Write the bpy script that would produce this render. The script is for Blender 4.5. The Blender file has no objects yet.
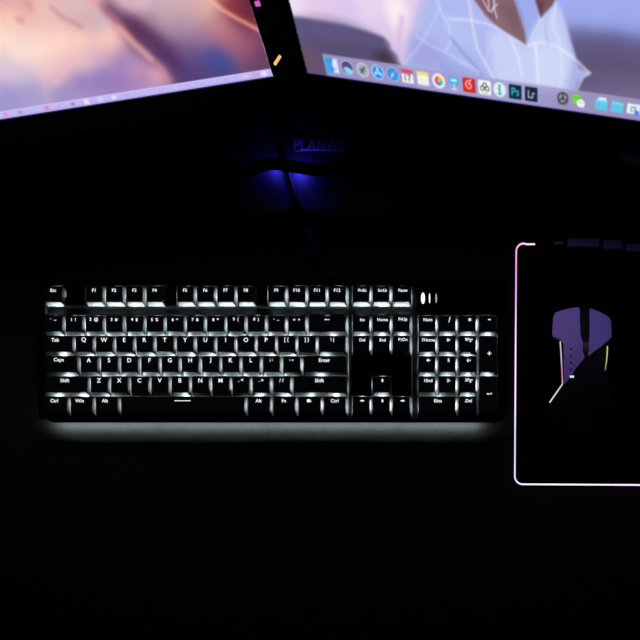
import bpy, bmesh, math
import numpy as np
from mathutils import Vector, Matrix

C = bpy.context.scene.collection
MM = 0.001
# ------------------------------------------------------------------ camera
F = 760.0                       # focal length in pixels of a 640 px frame
HC = 0.7315                     # eye height above the desk
PX, PY = 540.0, 900.0           # where the camera axis (straight down) meets the shifted frame
CX, CY = 0.2157, -0.5686

def W(px, py, z):
    """desk-scene point at height z that sits at the measured photo position"""
    d = (HC - z) / F
    return Vector((CX + (px - PX) * d, CY + (PY - py) * d, z))

cam_d = bpy.data.cameras.new('camera')
cam = bpy.data.objects.new('camera', cam_d); C.objects.link(cam)
cam.location = (CX, CY, HC)
cam_d.sensor_width = 36.0
cam_d.lens = 36.0 * F / 640.0
cam_d.shift_x = -(PX - 320.0) / 640.0
cam_d.shift_y = (PY - 320.0) / 640.0
cam_d.clip_start = 0.01
bpy.context.scene.camera = cam

# ------------------------------------------------------------------ materials
def lin(c):
    return tuple(((v / 255.0) / 12.92 if v / 255.0 <= 0.04045 else ((v / 255.0 + 0.055) / 1.055) ** 2.4) for v in c)

def pbr(name, col, rough=0.5, spec=0.5, metal=0.0, bump=0.0, scale=400.0, vary=0.0):
    m = bpy.data.materials.new(name); m.use_nodes = True
    nt = m.node_tree; b = nt.nodes['Principled BSDF']
    b.inputs['Base Color'].default_value = (*col, 1)
    b.inputs['Roughness'].default_value = rough
    b.inputs['Specular IOR Level'].default_value = spec
    b.inputs['Metallic'].default_value = metal
    if bump or vary:
        tc = nt.nodes.new('ShaderNodeTexCoord'); n = nt.nodes.new('ShaderNodeTexNoise')
        n.inputs['Scale'].default_value = scale; n.inputs['Detail'].default_value = 4
        nt.links.new(tc.outputs['Object'], n.inputs['Vector'])
        if bump:
            bp = nt.nodes.new('ShaderNodeBump'); bp.inputs['Strength'].default_value = bump
            bp.inputs['Distance'].default_value = 0.0005
            nt.links.new(n.outputs['Fac'], bp.inputs['Height']); nt.links.new(bp.outputs['Normal'], b.inputs['Normal'])
        if vary:
            r = nt.nodes.new('ShaderNodeValToRGB')
            r.color_ramp.elements[0].color = (*[v * (1 - vary) for v in col], 1)
            r.color_ramp.elements[1].color = (*[v * (1 + vary) for v in col], 1)
            nt.links.new(n.outputs['Fac'], r.inputs['Fac']); nt.links.new(r.outputs['Color'], b.inputs['Base Color'])
    return m

def emit(name, col, strength=1.0):
    m = bpy.data.materials.new(name); m.use_nodes = True
    nt = m.node_tree; nt.nodes.clear()
    e = nt.nodes.new('ShaderNodeEmission'); o = nt.nodes.new('ShaderNodeOutputMaterial')
    e.inputs['Color'].default_value = (*col, 1); e.inputs['Strength'].default_value = strength
    nt.links.new(e.outputs[0], o.inputs[0])
    return m

def emit_attr(name, strength=1.0):
    m = emit(name, (1, 1, 1), strength); nt = m.node_tree
    a = nt.nodes.new('ShaderNodeAttribute'); a.attribute_name = 'picture'
    nt.links.new(a.outputs['Color'], nt.nodes['Emission'].inputs['Color'])
    return m

M = dict(
    desk=pbr('black_desk', (.0035, .0036, .0036), .75, .08, bump=.25, scale=900, vary=.25),
    legm=pbr('desk_leg_metal', (.01, .01, .01), .5, .3),
    wall=pbr('dark_wall', (.02, .02, .022), .9, .1, bump=.2, scale=60),
    floor=pbr('dark_floor', (.012, .011, .01), .8, .1, vary=.3, scale=8),
    case=pbr('keyboard_case_plastic', (.0013, .0018, .0019), .7, .02, bump=.1, scale=2500),
    cap=pbr('keycap_top', (.0080, .0125, .0125), .6, .02),
    skirt=pbr('keycap_side_lit', (.034, .038, .0385), .5, .1),  # side colour lightened to carry backlight spill that the tops lack
    plate=pbr('switch_plate', (.030, .034, .035), .5, .1),
    legend=emit('lit_legend', (.88, .95, .97), 1.0),
    led=emit('white_led', (.86, .96, 1.0), 900.0),
    sidefill=emit('white_side_fill', (.86, .96, 1.0), 78.0),
    topfill=emit('white_function_fill', (.88, .97, 1.0), 620.0),
    under=emit('leak_fill', (.80, .97, 1.0), 95.0),
    lock=emit('lock_light', (.95, 1, 1), 1.2),
    lockdim=emit('lock_light_dim', (.45, .47, .48), 1.0),
    rubber=pbr('rubber', (.006, .006, .006), .9, .1),
    bezel=pbr('bezel_plastic', (.0007, .0007, .0011), .6, .0),
    housing=pbr('monitor_housing', (.008, .008, .008), .6, .2, bump=.1, scale=1200),
    lip=pbr('bezel_lip', (.03, .045, .07), .3, .4),
    amber=emit('amber_glint', (1.0, .55, .16), 1.0),
    pink=emit('pink_glint', (.75, .12, .6), .9),
    screen=emit_attr('screen_picture', 1.0),
    strip=emit_attr('rgb_strip', 1.6),
    base=pbr('stand_base_black', (.022, .022, .03), .6, .03, bump=.08, scale=1500),
    basetext=pbr('silver_lettering', (.38, .34, .38), .5, .2),
    stand=pbr('stand_metal', (.01, .01, .01), .45, .2),
    blue=emit('blue_led', (.06, .05, 1.0), 200.0),
    cable=pbr('cable_black', (.0018, .0018, .002), .6, .08),
    greycable=pbr('cable_grey', (.62, .62, .64), .6, .1),
    pad=pbr('pad_cloth', (.0030, .0028, .0036), .9, .04, bump=.4, scale=3000),
    padbox=pbr('control_box_plastic', (.20, .15, .42), .4, .2),
    mousebody=pbr('mouse_black_plastic', (.0045, .0045, .005), .5, .12),
    shell=pbr('mouse_shell_plastic', (.52, .34, .95), .4, .25, bump=.03, scale=1500),
    wheel=pbr('mouse_wheel', (.16, .075, .06), .6, .3),
    dot=pbr('mouse_dot', (.01, .01, .012), .5, .2),
    mstrip=emit_attr('mouse_strip', 1.0),
    mwhite=emit('mouse_indicator', (.85, .8, .95), 1.0),
)

# ------------------------------------------------------------------ helpers
def link(name, me, mat=None, parent=None, smooth=False):
    o = bpy.data.objects.new(name, me); C.objects.link(o)
    if mat is not None and not me.materials: me.materials.append(mat)
    if smooth:
        for p in me.polygons: p.use_smooth = True
    if parent is not None: o.parent = parent
    return o

def from_bm(name, bm, mat, parent=None, smooth=False):
    bmesh.ops.recalc_face_normals(bm, faces=bm.faces[:])
    me = bpy.data.meshes.new(name); bm.to_mesh(me); bm.free()
    return link(name, me, mat, parent, smooth)

def tag(o, label, cat, group=None):
    o['label'] = label; o['category'] = cat
    if group: o['group'] = group
    return o

def thing(name, label, cat, loc=(0, 0, 0), rotz=0.0, group=None):
    o = bpy.data.objects.new(name, None); C.objects.link(o)
    o.location = loc; o.rotation_euler = (0, 0, rotz); o.empty_display_size = .02
    return tag(o, label, cat, group)

def box(bm, x0, x1, y0, y1, z0, z1, bev=0.0):
    r = bmesh.ops.create_cube(bm, size=1.0, matrix=Matrix.Translation(((x0 + x1) / 2, (y0 + y1) / 2, (z0 + z1) / 2)) @ Matrix.Diagonal((x1 - x0, y1 - y0, z1 - z0, 1)))
    if bev:
        es = list({e for v in r['verts'] for e in v.link_edges})
        bmesh.ops.bevel(bm, geom=es, offset=bev, segments=2, affect='EDGES', profile=.6)

def rrect(x0, x1, y0, y1, r, n=5):
    pts = []
    for cx, cy, a0 in ((x1 - r, y1 - r, 0), (x0 + r, y1 - r, 90), (x0 + r, y0 + r, 180), (x1 - r, y0 + r, 270)):
        for i in range(n + 1):
            a = math.radians(a0 + 90 * i / n)
            pts.append((cx + r * math.cos(a), cy + r * math.sin(a)))
    return pts

def loft(bm, rings, cap0=True, cap1=True):
    vs = [[bm.verts.new(p) for p in ring] for ring in rings]
    n = len(vs[0])
    for a, b in zip(vs, vs[1:]):
        for i in range(n):
            bm.faces.new((a[i], a[(i + 1) % n], b[(i + 1) % n], b[i]))
    if cap0: bm.faces.new(list(reversed(vs[0])))
    if cap1: bm.faces.new(vs[-1])
    return vs

def tube_mesh(name, pts, rad, seg=10, capped=True):
    """round tube along pts (list of Vector); rad a number or list"""
    bm = bmesh.new(); rings = []
    n = len(pts); rads = rad if isinstance(rad, (list, tuple)) else [rad] * n
    prev = None
    for i, p in enumerate(pts):
        t = (pts[min(i + 1, n - 1)] - pts[max(i - 1, 0)]).normalized()
        if prev is None:
            a = Vector((0, 0, 1)) if abs(t.z) < .9 else Vector((1, 0, 0))
            u = t.cross(a).normalized()
        else:
            u = (prev - t * prev.dot(t)).normalized()
        prev = u; v = t.cross(u)
        rings.append([p + (u * math.cos(2 * math.pi * k / seg) + v * math.sin(2 * math.pi * k / seg)) * rads[i] for k in range(seg)])
    loft(bm, rings, capped, capped)
    bmesh.ops.recalc_face_normals(bm, faces=bm.faces[:])
    me = bpy.data.meshes.new(name); bm.to_mesh(me); bm.free()
    for p in me.polygons: p.use_smooth = True
    return me

def smooth_path(ctrl, n=10):
    out = []
    P = [ctrl[0]] + list(ctrl) + [ctrl[-1]]
    for i in range(1, len(P) - 2):
        p0, p1, p2, p3 = P[i - 1], P[i], P[i + 1], P[i + 2]
        for k in range(n):
            t = k / n
            out.append(0.5 * ((2 * p1) + (p2 - p0) * t + (2 * p0 - 5 * p1 + 4 * p2 - p3) * t * t + (3 * p1 - p0 - 3 * p2 + p3) * t ** 3))
    out.append(Vector(ctrl[-1]))
    return out

_txt = {}
def text_mesh(body, size, bold=0.0, extrude=0.0, sx=1.0):
    key = (body, size, bold, extrude, sx)
    if key in _txt: return _txt[key]
    cu = bpy.data.curves.new('lettering', 'FONT')
    cu.body = body; cu.size = size; cu.offset = bold; cu.extrude = extrude
    cu.align_x = 'CENTER'; cu.align_y = 'CENTER'; cu.resolution_u = 3
    o = bpy.data.objects.new('lettering', cu); C.objects.link(o)
    dg = bpy.context.evaluated_depsgraph_get(); dg.update()
    me = bpy.data.meshes.new_from_object(o.evaluated_get(dg))
    bpy.data.objects.remove(o); bpy.data.curves.remove(cu)
    if len(me.vertices):
        xs = [v.co.x for v in me.vertices]; ys = [v.co.y for v in me.vertices]
        cx, cy = (min(xs) + max(xs)) / 2, (min(ys) + max(ys)) / 2
        for v in me.vertices: v.co.x = (v.co.x - cx) * sx; v.co.y -= cy
    me.materials.clear()
    _txt[key] = me
    return me

def poly_mesh(name, polys):
    bm = bmesh.new()
    for p in polys:
        bm.faces.new([bm.verts.new((x, y, 0)) for x, y in p])
    for f in bm.faces:
        if f.normal.z < 0: f.normal_flip()
    me = bpy.data.meshes.new(name); bm.to_mesh(me); bm.free()
    return me

# ------------------------------------------------------------------ room
def structure(name, x0, x1, y0, y1, z0, z1, m):
    bm = bmesh.new(); box(bm, x0, x1, y0, y1, z0, z1)
    o = from_bm(name, bm, m); o['kind'] = 'structure'; return o
structure('floor', -2.2, 2.4, -2.2, .75, -.80, -.75, M['floor'])
structure('wall_back', -2.2, 2.4, .70, .75, -.75, 1.9, M['wall'])

desk = thing('desk', 'large black desk top under the keyboard, the mouse pad and both monitors', 'desk', (0.05, 0.0, -.75))
bm = bmesh.new(); box(bm, -.95, .95, -.42, .55, .72, .75, .002)
from_bm('desktop', bm, M['desk'], desk)
for sx in (-.88, .88):
    for sy in (-.36, .49):
        bm = bmesh.new(); box(bm, sx - .025, sx + .025, sy - .025, sy + .025, 0, .72)
        from_bm('leg', bm, M['legm'], desk)

# ------------------------------------------------------------------ keyboard
ZP, ZB, ZT = .0110, .0135, .0175          # switch plate, cap underside, cap top
U = .01905
O = W(272, 352, 0.0)                      # keyboard origin on the desk
kb = thing('keyboard', 'black full size mechanical keyboard with white glowing keys on the dark desk', 'keyboard', (O.x, O.y, 0))
def L(px, py, z=ZB):
    p = W(px, py, z); return (p.x - O.x, p.y - O.y)

X_main = L(66.1, 0)[0] - U
X_nav = L(351.6, 0)[0]
X_pad = L(417.2, 0)[0]
Yr = [L(0, 297.0)[1]]
y_num = L(0, 326.2)[1]
Yr += [y_num - i * U for i in range(5)]

GAP = .0012
_cap = {}
def cap_mesh(wu, hu):
    k = (wu, hu)
    if k in _cap: return _cap[k]
    w = wu * U / 2 - GAP / 2; h = hu * U / 2 - GAP / 2
    H = ZT - ZB
    ts, tf, tb = .0013, .0012, .0018
    bm = bmesh.new()
    def ring(z, t, r, inn=0.0):
        return [(x, y, z) for x, y in rrect(-w + ts * t + inn, w - ts * t - inn, -h + tf * t + inn, h - tb * t - inn, r, 3)]
    loft(bm, [ring(0, 0, .0012), ring(H * .45, .45, .0013), ring(H * .88, .88, .0014), ring(H * .97, .97, .0015, .00015), ring(H, 1, .0016, .0005)])
    bmesh.ops.recalc_face_normals(bm, faces=bm.faces[:])
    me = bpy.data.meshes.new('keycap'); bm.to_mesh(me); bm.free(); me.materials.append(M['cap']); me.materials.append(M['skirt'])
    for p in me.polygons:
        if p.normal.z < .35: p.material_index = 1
    _cap[k] = me
    return me

led_rows = {}; side_fills = {}; top_fills = []
clusters = []
def arrow_poly(kind):
    a = {'up': [(-.95, -.1), (.95, -.1), (0, 1.5)], 'down': [(-.95, .1), (.95, .1), (0, -1.5)],
         'left': [(.1, .95), (.1, -.95), (-1.6, 0)], 'right': [(-.1, .95), (-.1, -.95), (1.6, 0)]}[kind]
    b = {'up': [(-.35, -1.3), (.35, -1.3), (.35, -.1), (-.35, -.1)], 'down': [(-.35, .1), (.35, .1), (.35, 1.3), (-.35, 1.3)],
         'left': [(.1, -.35), (1.5, -.35), (1.5, .35), (.1, .35)], 'right': [(-1.5, -.35), (-.1, -.35), (-.1, .35), (-1.5, .35)]}[kind]
    return [[(x * 1.35 * MM, y * 1.25 * MM) for x, y in p] for p in (a, b)]

def legend_mesh(leg, size):
    if leg in ('@up', '@down', '@left', '@right'):
        return poly_mesh('legend', arrow_poly(leg[1:]))
    if leg == '@space':
        return poly_mesh('legend', [[(-.0076, -.00035), (.0076, -.00035), (.0076, .00035), (-.0076, .00035)]])
    if leg == '@menu':
        return poly_mesh('legend', [[(-.0022, -.0014), (.0008, -.0014), (.0008, .0014), (-.0022, .0014)],
                                    [(.0012, -.0012), (.0024, -.0006), (.0012, .0002)]])
    if leg == '@enter':
        m = .001
        return poly_mesh('legend', [[(-1.2 * m, -.3 * m), (2.4 * m, -.3 * m), (2.4 * m, .35 * m), (-1.2 * m, .35 * m)],
                                    [(1.8 * m, .35 * m), (2.4 * m, .35 * m), (2.4 * m, 1.1 * m), (1.8 * m, 1.1 * m)],
                                    [(-1.2 * m, -1 * m), (-1.2 * m, 1 * m), (-2.6 * m, 0)]])
    if leg == '@back':
        m = .001
        return poly_mesh('legend', [[(-1.2 * m, -.3 * m), (2.4 * m, -.3 * m), (2.4 * m, .3 * m), (-1.2 * m, .3 * m)],
                                    [(-1.2 * m, -.9 * m), (-1.2 * m, .9 * m), (-2.6 * m, 0)]])
    return text_mesh(leg, size, .00009 if size > .0052 else .00007)

_leg = {}
def key(kind, x0, row, wu, leg, hu=1.0, size=None, dx=0.0, dy=None, led=True, leds=None):
    """x0: left edge (m); row index (top row of the cap)"""
    xc = x0 + wu * U / 2
    yc = Yr[row] - (hu - 1) * U / 2
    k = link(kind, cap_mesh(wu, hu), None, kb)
    k.location = (xc, yc, ZB)
    if size is None:
        size = .0056 if len(leg) == 1 else .0043
    if (leg, size) not in _leg:
        me = legend_mesh(leg, size)
        if not me.materials: me.materials.append(M['legend'])
        _leg[(leg, size)] = me
    g = link('legend', _leg[(leg, size)], None, k)
    h = hu * U / 2
    g.location = (dx, (h - .0018 - .0040 - .0006) if dy is None else h + dy, ZT - ZB + .00006)
    if hu > 1: g.location.y = 0.0
    # LED under the far edge of the cap, on the switch plate
    if led:
        yl = yc + hu * U / 2 - GAP / 2 - .0007
        led_rows.setdefault(row, []).append((xc, yl, .0014, .0003))
        if x0 > X_main + .001: side_fills.setdefault(row, []).append((xc - wu * U / 2 + GAP / 2 + .0007, yl - .0055, .0003, .0036))  # extra emitters added under the side rims to brighten neighbouring cap sides
        if row == 0: top_fills.append((xc, Yr[1] + U / 2 + .0021, .0060, .0003))  # hidden emitters added to light the function cap fronts
    return k

r0 = .0
key('escape_key', X_main, 0, 1, 'Esc')
for i in range(4): key('function_key', X_main + (2 + i) * U, 0, 1, 'F%d' % (i + 1))
for i in range(4): key('function_key', X_main + (6.5 + i) * U, 0, 1, 'F%d' % (i + 5))
for i in range(4): key('function_key', X_main + (11 + i) * U, 0, 1, 'F%d' % (i + 9))
for i, t in enumerate(('PrtSc', 'ScrLk', 'Pause')): key('navigation_key', X_nav + i * U, 0, 1, t, size=.0038, dx=.0016)
for i, t in enumerate(('`  ~', '1  !', '2  @', '3  #', '4  $', '5  %', '6  ^', '7  &', '8  *', '9  (', '0  )', '-  _', '=  +')):
    key('number_key', X_main + i * U, 1, 1, t, size=.0040)
key('backspace_key', X_main + 13 * U, 1, 2, '@back')
key('tab_key', X_main, 2, 1.5, 'Tab', dx=-.003, size=.0048)
for i, t in enumerate('QWERTYUIOP'): key('letter_key', X_main + (1.5 + i) * U, 2, 1, t)
for i, t in enumerate(('[ {', '] }')): key('bracket_key', X_main + (11.5 + i) * U, 2, 1, t, size=.0046)
key('backslash_key', X_main + 13.5 * U, 2, 1.5, '\\ |', size=.0046)
key('caps_lock_key', X_main, 3, 1.75, 'Caps', dx=-.002, size=.0048)
for i, t in enumerate('ASDFGHJKL'): key('letter_key', X_main + (1.75 + i) * U, 3, 1, t)
for i, t in enumerate(('; :', "' \"")): key('punctuation_key', X_main + (10.75 + i) * U, 3, 1, t, size=.0046)
key('enter_key', X_main + 12.75 * U, 3, 2.25, 'Enter', size=.0048)
key('shift_key', X_main, 4, 2.25, 'Shift', dx=-.001, size=.0048)
for i, t in enumerate('ZXCVBNM'): key('letter_key', X_main + (2.25 + i) * U, 4, 1, t)
for i, t in enumerate((', <', '. >', '/ ?')): key('punctuation_key', X_main + (9.25 + i) * U, 4, 1, t, size=.0046)
key('shift_key', X_main + 12.25 * U, 4, 2.75, 'Shift', size=.0048)
for i, t in enumerate(('Ctrl', 'Win', 'Alt')): key('modifier_key', X_main + 1.25 * i * U, 5, 1.25, t, dx=-.0015, size=.0046)
key('spacebar', X_main + 3.75 * U, 5, 6.25, '@space')
for i, t in enumerate(('Alt', 'Fn', '@menu', 'Ctrl')): key('modifier_key', X_main + (10 + 1.25 * i) * U, 5, 1.25, t, size=.0046)
for i, t in enumerate(('Ins', 'Home', 'PgUp')): key('navigation_key', X_nav + i * U, 1, 1, t, size=.0040, dx=.0016)
for i, t in enumerate(('Del', 'End', 'PgDn')): key('navigation_key', X_nav + i * U, 2, 1, t, size=.0040, dx=.0016)
key('arrow_key', X_nav + U, 4, 1, '@up', dx=.0014)
for i, t in enumerate(('@left', '@down', '@right')): key('arrow_key', X_nav + i * U, 5, 1, t, dx=.0014)
for i, t in enumerate(('Num', '/', '*')): key('numpad_key', X_pad + i * U, 1, 1, t, size=.0042 if i == 0 else .0072, dx=.0024 if i else .0012)
key('numpad_key', X_pad + 3 * U, 1, 1, '-', size=.009, dx=.0018)
for i, t in enumerate(('7Home', '8\u2022', '9Pg\u2022')): key('numpad_key', X_pad + i * U, 2, 1, t, size=.0042, dx=.0016)
for i, t in enumerate(('4\u2022', '5', '6\u2022')): key('numpad_key', X_pad + i * U, 3, 1, t, size=.0046, dx=.0016)
for i, t in enumerate(('1End', '2\u2022', '3Pg\u2022')): key('numpad_key', X_pad + i * U, 4, 1, t, size=.0042, dx=.0016)
key('numpad_key', X_pad + 3 * U, 2, 1, '+', hu=2.0, size=.0075, dx=.0018)
key('numpad_key', X_pad + 3 * U, 4, 1, '@enter', hu=2.0, dx=.0018)
key('numpad_key', X_pad, 5, 2, '0Ins', size=.0046, dx=.001)
key('numpad_key', X_pad + 2 * U, 5, 1, '.Del', size=.0042, dx=.001)

side_fills[0].append((X_main + U + .0008, Yr[0] + .0035, .0003, .0018))
for r in (0, 1, 2, 3, 4, 5): side_fills[r].append((X_main + 15 * U - GAP / 2 - .0022, Yr[r] + .001, .0003, .0050))  # emitters added at the block ends to light the facing cap sides
for r in (0, 1, 2, 5): side_fills[r].append((X_nav + 3 * U - GAP / 2 - .0018, Yr[r] + .001, .0003, .0050))
for table, nm, mt in ((led_rows, 'led_and_fill_row', 'led'), (side_fills, 'led_and_fill_row', 'sidefill'), ({0: top_fills}, 'led_and_fill_row', 'topfill')):  # key backlight, plus side and top rows added to light cap faces
    for r, pts in table.items():
        bm = bmesh.new()
        for x, y, hx, hy in pts: box(bm, x - hx, x + hx, y - hy, y + hy, ZP + .0001, ZP + (.0010 if mt == 'topfill' else .0014))
        from_bm(nm, bm, M[mt], kb)

# clusters (x0, x1, y0, y1) that stay open in the frame
def clus(x0, n, ra, rb):
    return (x0 + .0001, x0 + n * U - .0001, Yr[rb] - U / 2 + .0001, Yr[ra] + U / 2 - .0001)
esc_c = clus(X_main, 1, 0, 0)
clusters = [(esc_c[0], esc_c[1] + .0016, esc_c[2] + .008, esc_c[3] - .003), esc_c, clus(X_main + 2 * U, 4, 0, 0), clus(X_main + 6.5 * U, 4, 0, 0), clus(X_main + 11 * U, 4, 0, 0),
            clus(X_nav, 3, 0, 0), clus(X_main, 15, 1, 5), clus(X_nav, 3, 1, 2), clus(X_nav + U, 1, 4, 5),
            clus(X_nav, 3, 5, 5), clus(X_pad, 4, 1, 5)]
kx0 = L(40, 0, ZP)[0]; kx1 = L(506, 0, ZP)[0]
ky1 = Yr[0] + U / 2 + .006; ky0 = Yr[5] - U / 2 - .0010
xs = sorted({kx0 + .001, kx1 - .001} | {c[0] for c in clusters} | {c[1] for c in clusters})
ys = sorted({ky0 + .0006, ky1 - .001, Yr[1] + U / 2 + .0012} | {c[2] for c in clusters} | {c[3] for c in clusters})  # includes a ridge added to hide the emitters below the function row
ZF = .0151; ZLOW = ZP + .0003
bm = bmesh.new()
for i in range(len(xs) - 1):
    j = 0
    while j < len(ys) - 1:
        mx = (xs[i] + xs[i + 1]) / 2
        def solid(jj):
            my = (ys[jj] + ys[jj + 1]) / 2
            return not any(c[0] < mx < c[1] and c[2] < my < c[3] for c in clusters)
        if solid(j):
            k = j
            zz = ZF
            top, bot = ys[k + 1], ys[j]
            if top < Yr[0] - U / 2 + .0006 and bot > Yr[1] + U / 2 + .001 and xs[i] > X_main - .0001 and xs[i + 1] < X_nav + 3.1 * U: zz = ZLOW          # channel under the function row
            if xs[i + 1] - xs[i] < .006 and X_main + 14 * U < xs[i] < X_pad: zz = ZLOW         # channels between the key blocks
            box(bm, xs[i], xs[i + 1], ys[j], ys[k + 1], ZP - .0002, zz)
            j = k + 1
        else: j += 1
from_bm('frame', bm, M['case'], kb)
bm = bmesh.new()
def rr(x0, x1, y0, y1, r, z): return [(x, y, z) for x, y in rrect(x0, x1, y0, y1, r, 6)]
loft(bm, [rr(kx0 + .012, kx1 - .012, ky0 + .012, ky1 - .006, .006, .002),
          rr(kx0 + .010, kx1 - .010, ky0 + .010, ky1 - .005, .008, .0092),
          rr(kx0 + .0008, kx1 - .0008, ky0 + .0008, ky1 - .0008, .0112, .0092),
          rr(kx0 + .0008, kx1 - .0008, ky0 + .0008, ky1 - .0008, .0112, .0066),
          rr(kx0, kx1, ky0, ky1, .012, .0066),
          rr(kx0, kx1, ky0, ky1, .012, ZP + .0012)], True, False)
bmesh.ops.triangulate(bm, faces=[f for f in bm.faces if len(f.verts) > 4])
# deck closing the case just under the frame
d = [bm.verts.new(p) for p in rr(kx0, kx1, ky0, ky1, .012, ZP - .0003)]
bm.faces.new(d)
from_bm('case', bm, M['case'], kb)
bm = bmesh.new(); box(bm, kx0 + .002, kx1 - .002, ky0 + .002, ky1 - .002, ZP - .0003, ZP)
from_bm('switch_plate', bm, M['plate'], kb)
for fx in (kx0 + .03, kx1 - .03):
    for fy in (ky0 + .03, ky1 - .02):
        bm = bmesh.new(); box(bm, fx - .012, fx + .012, fy - .004, fy + .004, 0, .0021, .0005)
        from_bm('rubber_foot', bm, M['rubber'], kb)
# added glow strips in place of leaking key light; lip shaped to cut them
GL = [(47, 150, 1.0), (152, 262, .8), (264, 398, 1.0), (400, 478, .9)]
for a, b, s in GL:
    xa, xb = L(a, 0)[0], L(b, 0)[0]
    bm = bmesh.new(); box(bm, xa, xb, ky0 + .0013, ky0 + .0062, .0087, .0090)
    from_bm('leak_fill_strip', bm, M['under'], kb)
# three lock lights
for px, w, h, m in ((423.0, .0019, .0054, 'lock'), (429.6, .0007, .0048, 'lock'), (436.2, .0007, .0046, 'lockdim')):
    x, y = L(px, 298.3, ZF)
    bm = bmesh.new()
    rings = [[(x + w * s * math.cos(t), y + h * s * math.sin(t), ZF + dz) for t in [2 * math.pi * k / 16 for k in range(16)]] for s, dz in ((1, -.0002), (1, .0001), (.7, .0004))]
    loft(bm, rings)
    from_bm('lock_light', bm, M[m], kb)

# ------------------------------------------------------------------ screens
class Canvas:
    def __init__(s, us, vs):
        s.us, s.vs = us, vs
        s.U, s.V = np.meshgrid(us, vs); s.C = np.zeros(s.U.shape + (3,))
    def mix(s, a, col):
        a = a[..., None]; s.C = s.C * (1 - a) + np.array(col, float) * a
    def base(s, pts, R, Q, soft=25.0, power=1.8):
        num = np.zeros_like(s.C); den = np.zeros(R.shape)
        for x, y, c in pts:
            w = 1.0 / ((R - x) ** 2 + (Q - y) ** 2 + soft) ** power
            num += w[..., None] * np.array(c, float); den += w
        s.C = num / den[..., None]
    def poly(s, pts, col, soft=.4, alpha=1.0):
        inside = np.zeros(s.U.shape, bool); dist = np.full(s.U.shape, 1e9)
        n = len(pts)
        for i in range(n):
            (x0, y0), (x1, y1) = pts[i], pts[(i + 1) % n]
            c = ((y0 > s.V) != (y1 > s.V))
            with np.errstate(divide='ignore', invalid='ignore'):
                xi = (x1 - x0) * (s.V - y0) / ((y1 - y0) if y1 != y0 else 1e-9) + x0
            inside ^= c & (s.U < xi)
            dist = np.minimum(dist, s.seg(x0, y0, x1, y1))
        sd = np.where(inside, dist, -dist)
        s.mix(np.clip(sd / soft * .5 + .5, 0, 1) * alpha, col)
    def seg(s, x0, y0, x1, y1):
        dx, dy = x1 - x0, y1 - y0; l = dx * dx + dy * dy + 1e-12
        t = np.clip(((s.U - x0) * dx + (s.V - y0) * dy) / l, 0, 1)
        return np.hypot(s.U - x0 - t * dx, s.V - y0 - t * dy)
    def stroke(s, pts, col, w, soft=.5, alpha=1.0):
        d = np.full(s.U.shape, 1e9)
        for a, b in zip(pts, pts[1:]): d = np.minimum(d, s.seg(*a, *b))
        s.mix(np.clip((w / 2 - d) / soft + .5, 0, 1) * alpha, col)
    def ell(s, cx, cy, rx, ry, col, soft=.4, alpha=1.0):
        r = np.hypot((s.U - cx) / rx, (s.V - cy) / ry)
        s.mix(np.clip((1 - r) * min(rx, ry) / soft + .5, 0, 1) * alpha, col)
    def rrect(s, cx, cy, hw, hh, col, r=.8, soft=.4, alpha=1.0):
        qx = np.abs(s.U - cx) - hw + r; qy = np.abs(s.V - cy) - hh + r
        d = np.hypot(np.maximum(qx, 0), np.maximum(qy, 0)) + np.minimum(np.maximum(qx, qy), 0) - r
        s.mix(np.clip(.5 - d / soft, 0, 1) * alpha, col)
    def blur(s, r, n=3):
        for _ in range(n):
            for ax in (0, 1):
                k = 2 * r + 1
                pad = [(0, 0)] * 3; pad[ax] = (r + 1, r)
                c = np.cumsum(np.pad(s.C, pad, mode='edge'), axis=ax)
                s.C = (np.take(c, range(k, c.shape[ax]), axis=ax) - np.take(c, range(0, c.shape[ax] - k), axis=ax)) / k
    def mesh(s, name):
        nv, nu = s.U.shape
        me = bpy.data.meshes.new(name)
        co = np.stack([s.U * MM, s.V * MM, np.zeros_like(s.U)], -1).reshape(-1, 3)
        i = np.arange(nu * nv).reshape(nv, nu)
        q = np.stack([i[:-1, :-1], i[:-1, 1:], i[1:, 1:], i[1:, :-1]], -1).reshape(-1, 4)
        me.vertices.add(len(co)); me.vertices.foreach_set('co', co.ravel())
        me.loops.add(q.size); me.loops.foreach_set('vertex_index', q.ravel())
        me.polygons.add(len(q)); me.polygons.foreach_set('loop_start', np.arange(0, q.size, 4))
        me.polygons.foreach_set('loop_total', np.full(len(q), 4))
        me.update(calc_edges=True)
        c = np.clip(s.C / 255.0, 0, 1); c = np.where(c <= .04045, c / 12.92, ((c + .055) / 1.055) ** 2.4)
        a = me.color_attributes.new('picture', 'FLOAT_COLOR', 'POINT')
        a.data.foreach_set('color', np.concatenate([c.reshape(-1, 3), np.ones((nu * nv, 1))], 1).ravel())
        me.validate()
        return me

SW, SH = 531.0, 299.0
class Monitor:
    def __init__(s, corner_px, far_px, zb, tilt, corner_u):
        a = W(*corner_px, zb); b = W(*far_px, zb)
        e = (b - a) if corner_u == 0 else (a - b)
        s.e = e.normalized()
        nh = Vector((-s.e.y, s.e.x, 0))                # horizontal, away from the viewer
        s.u = (Vector((0, 0, 1)) * math.cos(tilt) + nh * math.sin(tilt)).normalized()
        s.n = s.e.cross(s.u)
        s.o = a - s.e * corner_u * MM                  # lower left corner of the picture
    def uv(s, px, py):
        cam_p = Vector((CX, CY, HC)); d = W(px, py, 0) - cam_p
        t = (s.o - cam_p).dot(s.n) / d.dot(s.n); p = cam_p + d * t - s.o
        return (p.dot(s.e) / MM, p.dot(s.u) / MM)
    def ref(s, Uc, Vc):
        p = [s.o[k] + (Uc * s.e[k] + Vc * s.u[k]) * MM for k in range(3)]
        z = np.maximum(HC - p[2], .05)
        return PX + F * (p[0] - CX) / z, PY - F * (p[1] - CY) / z

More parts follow.
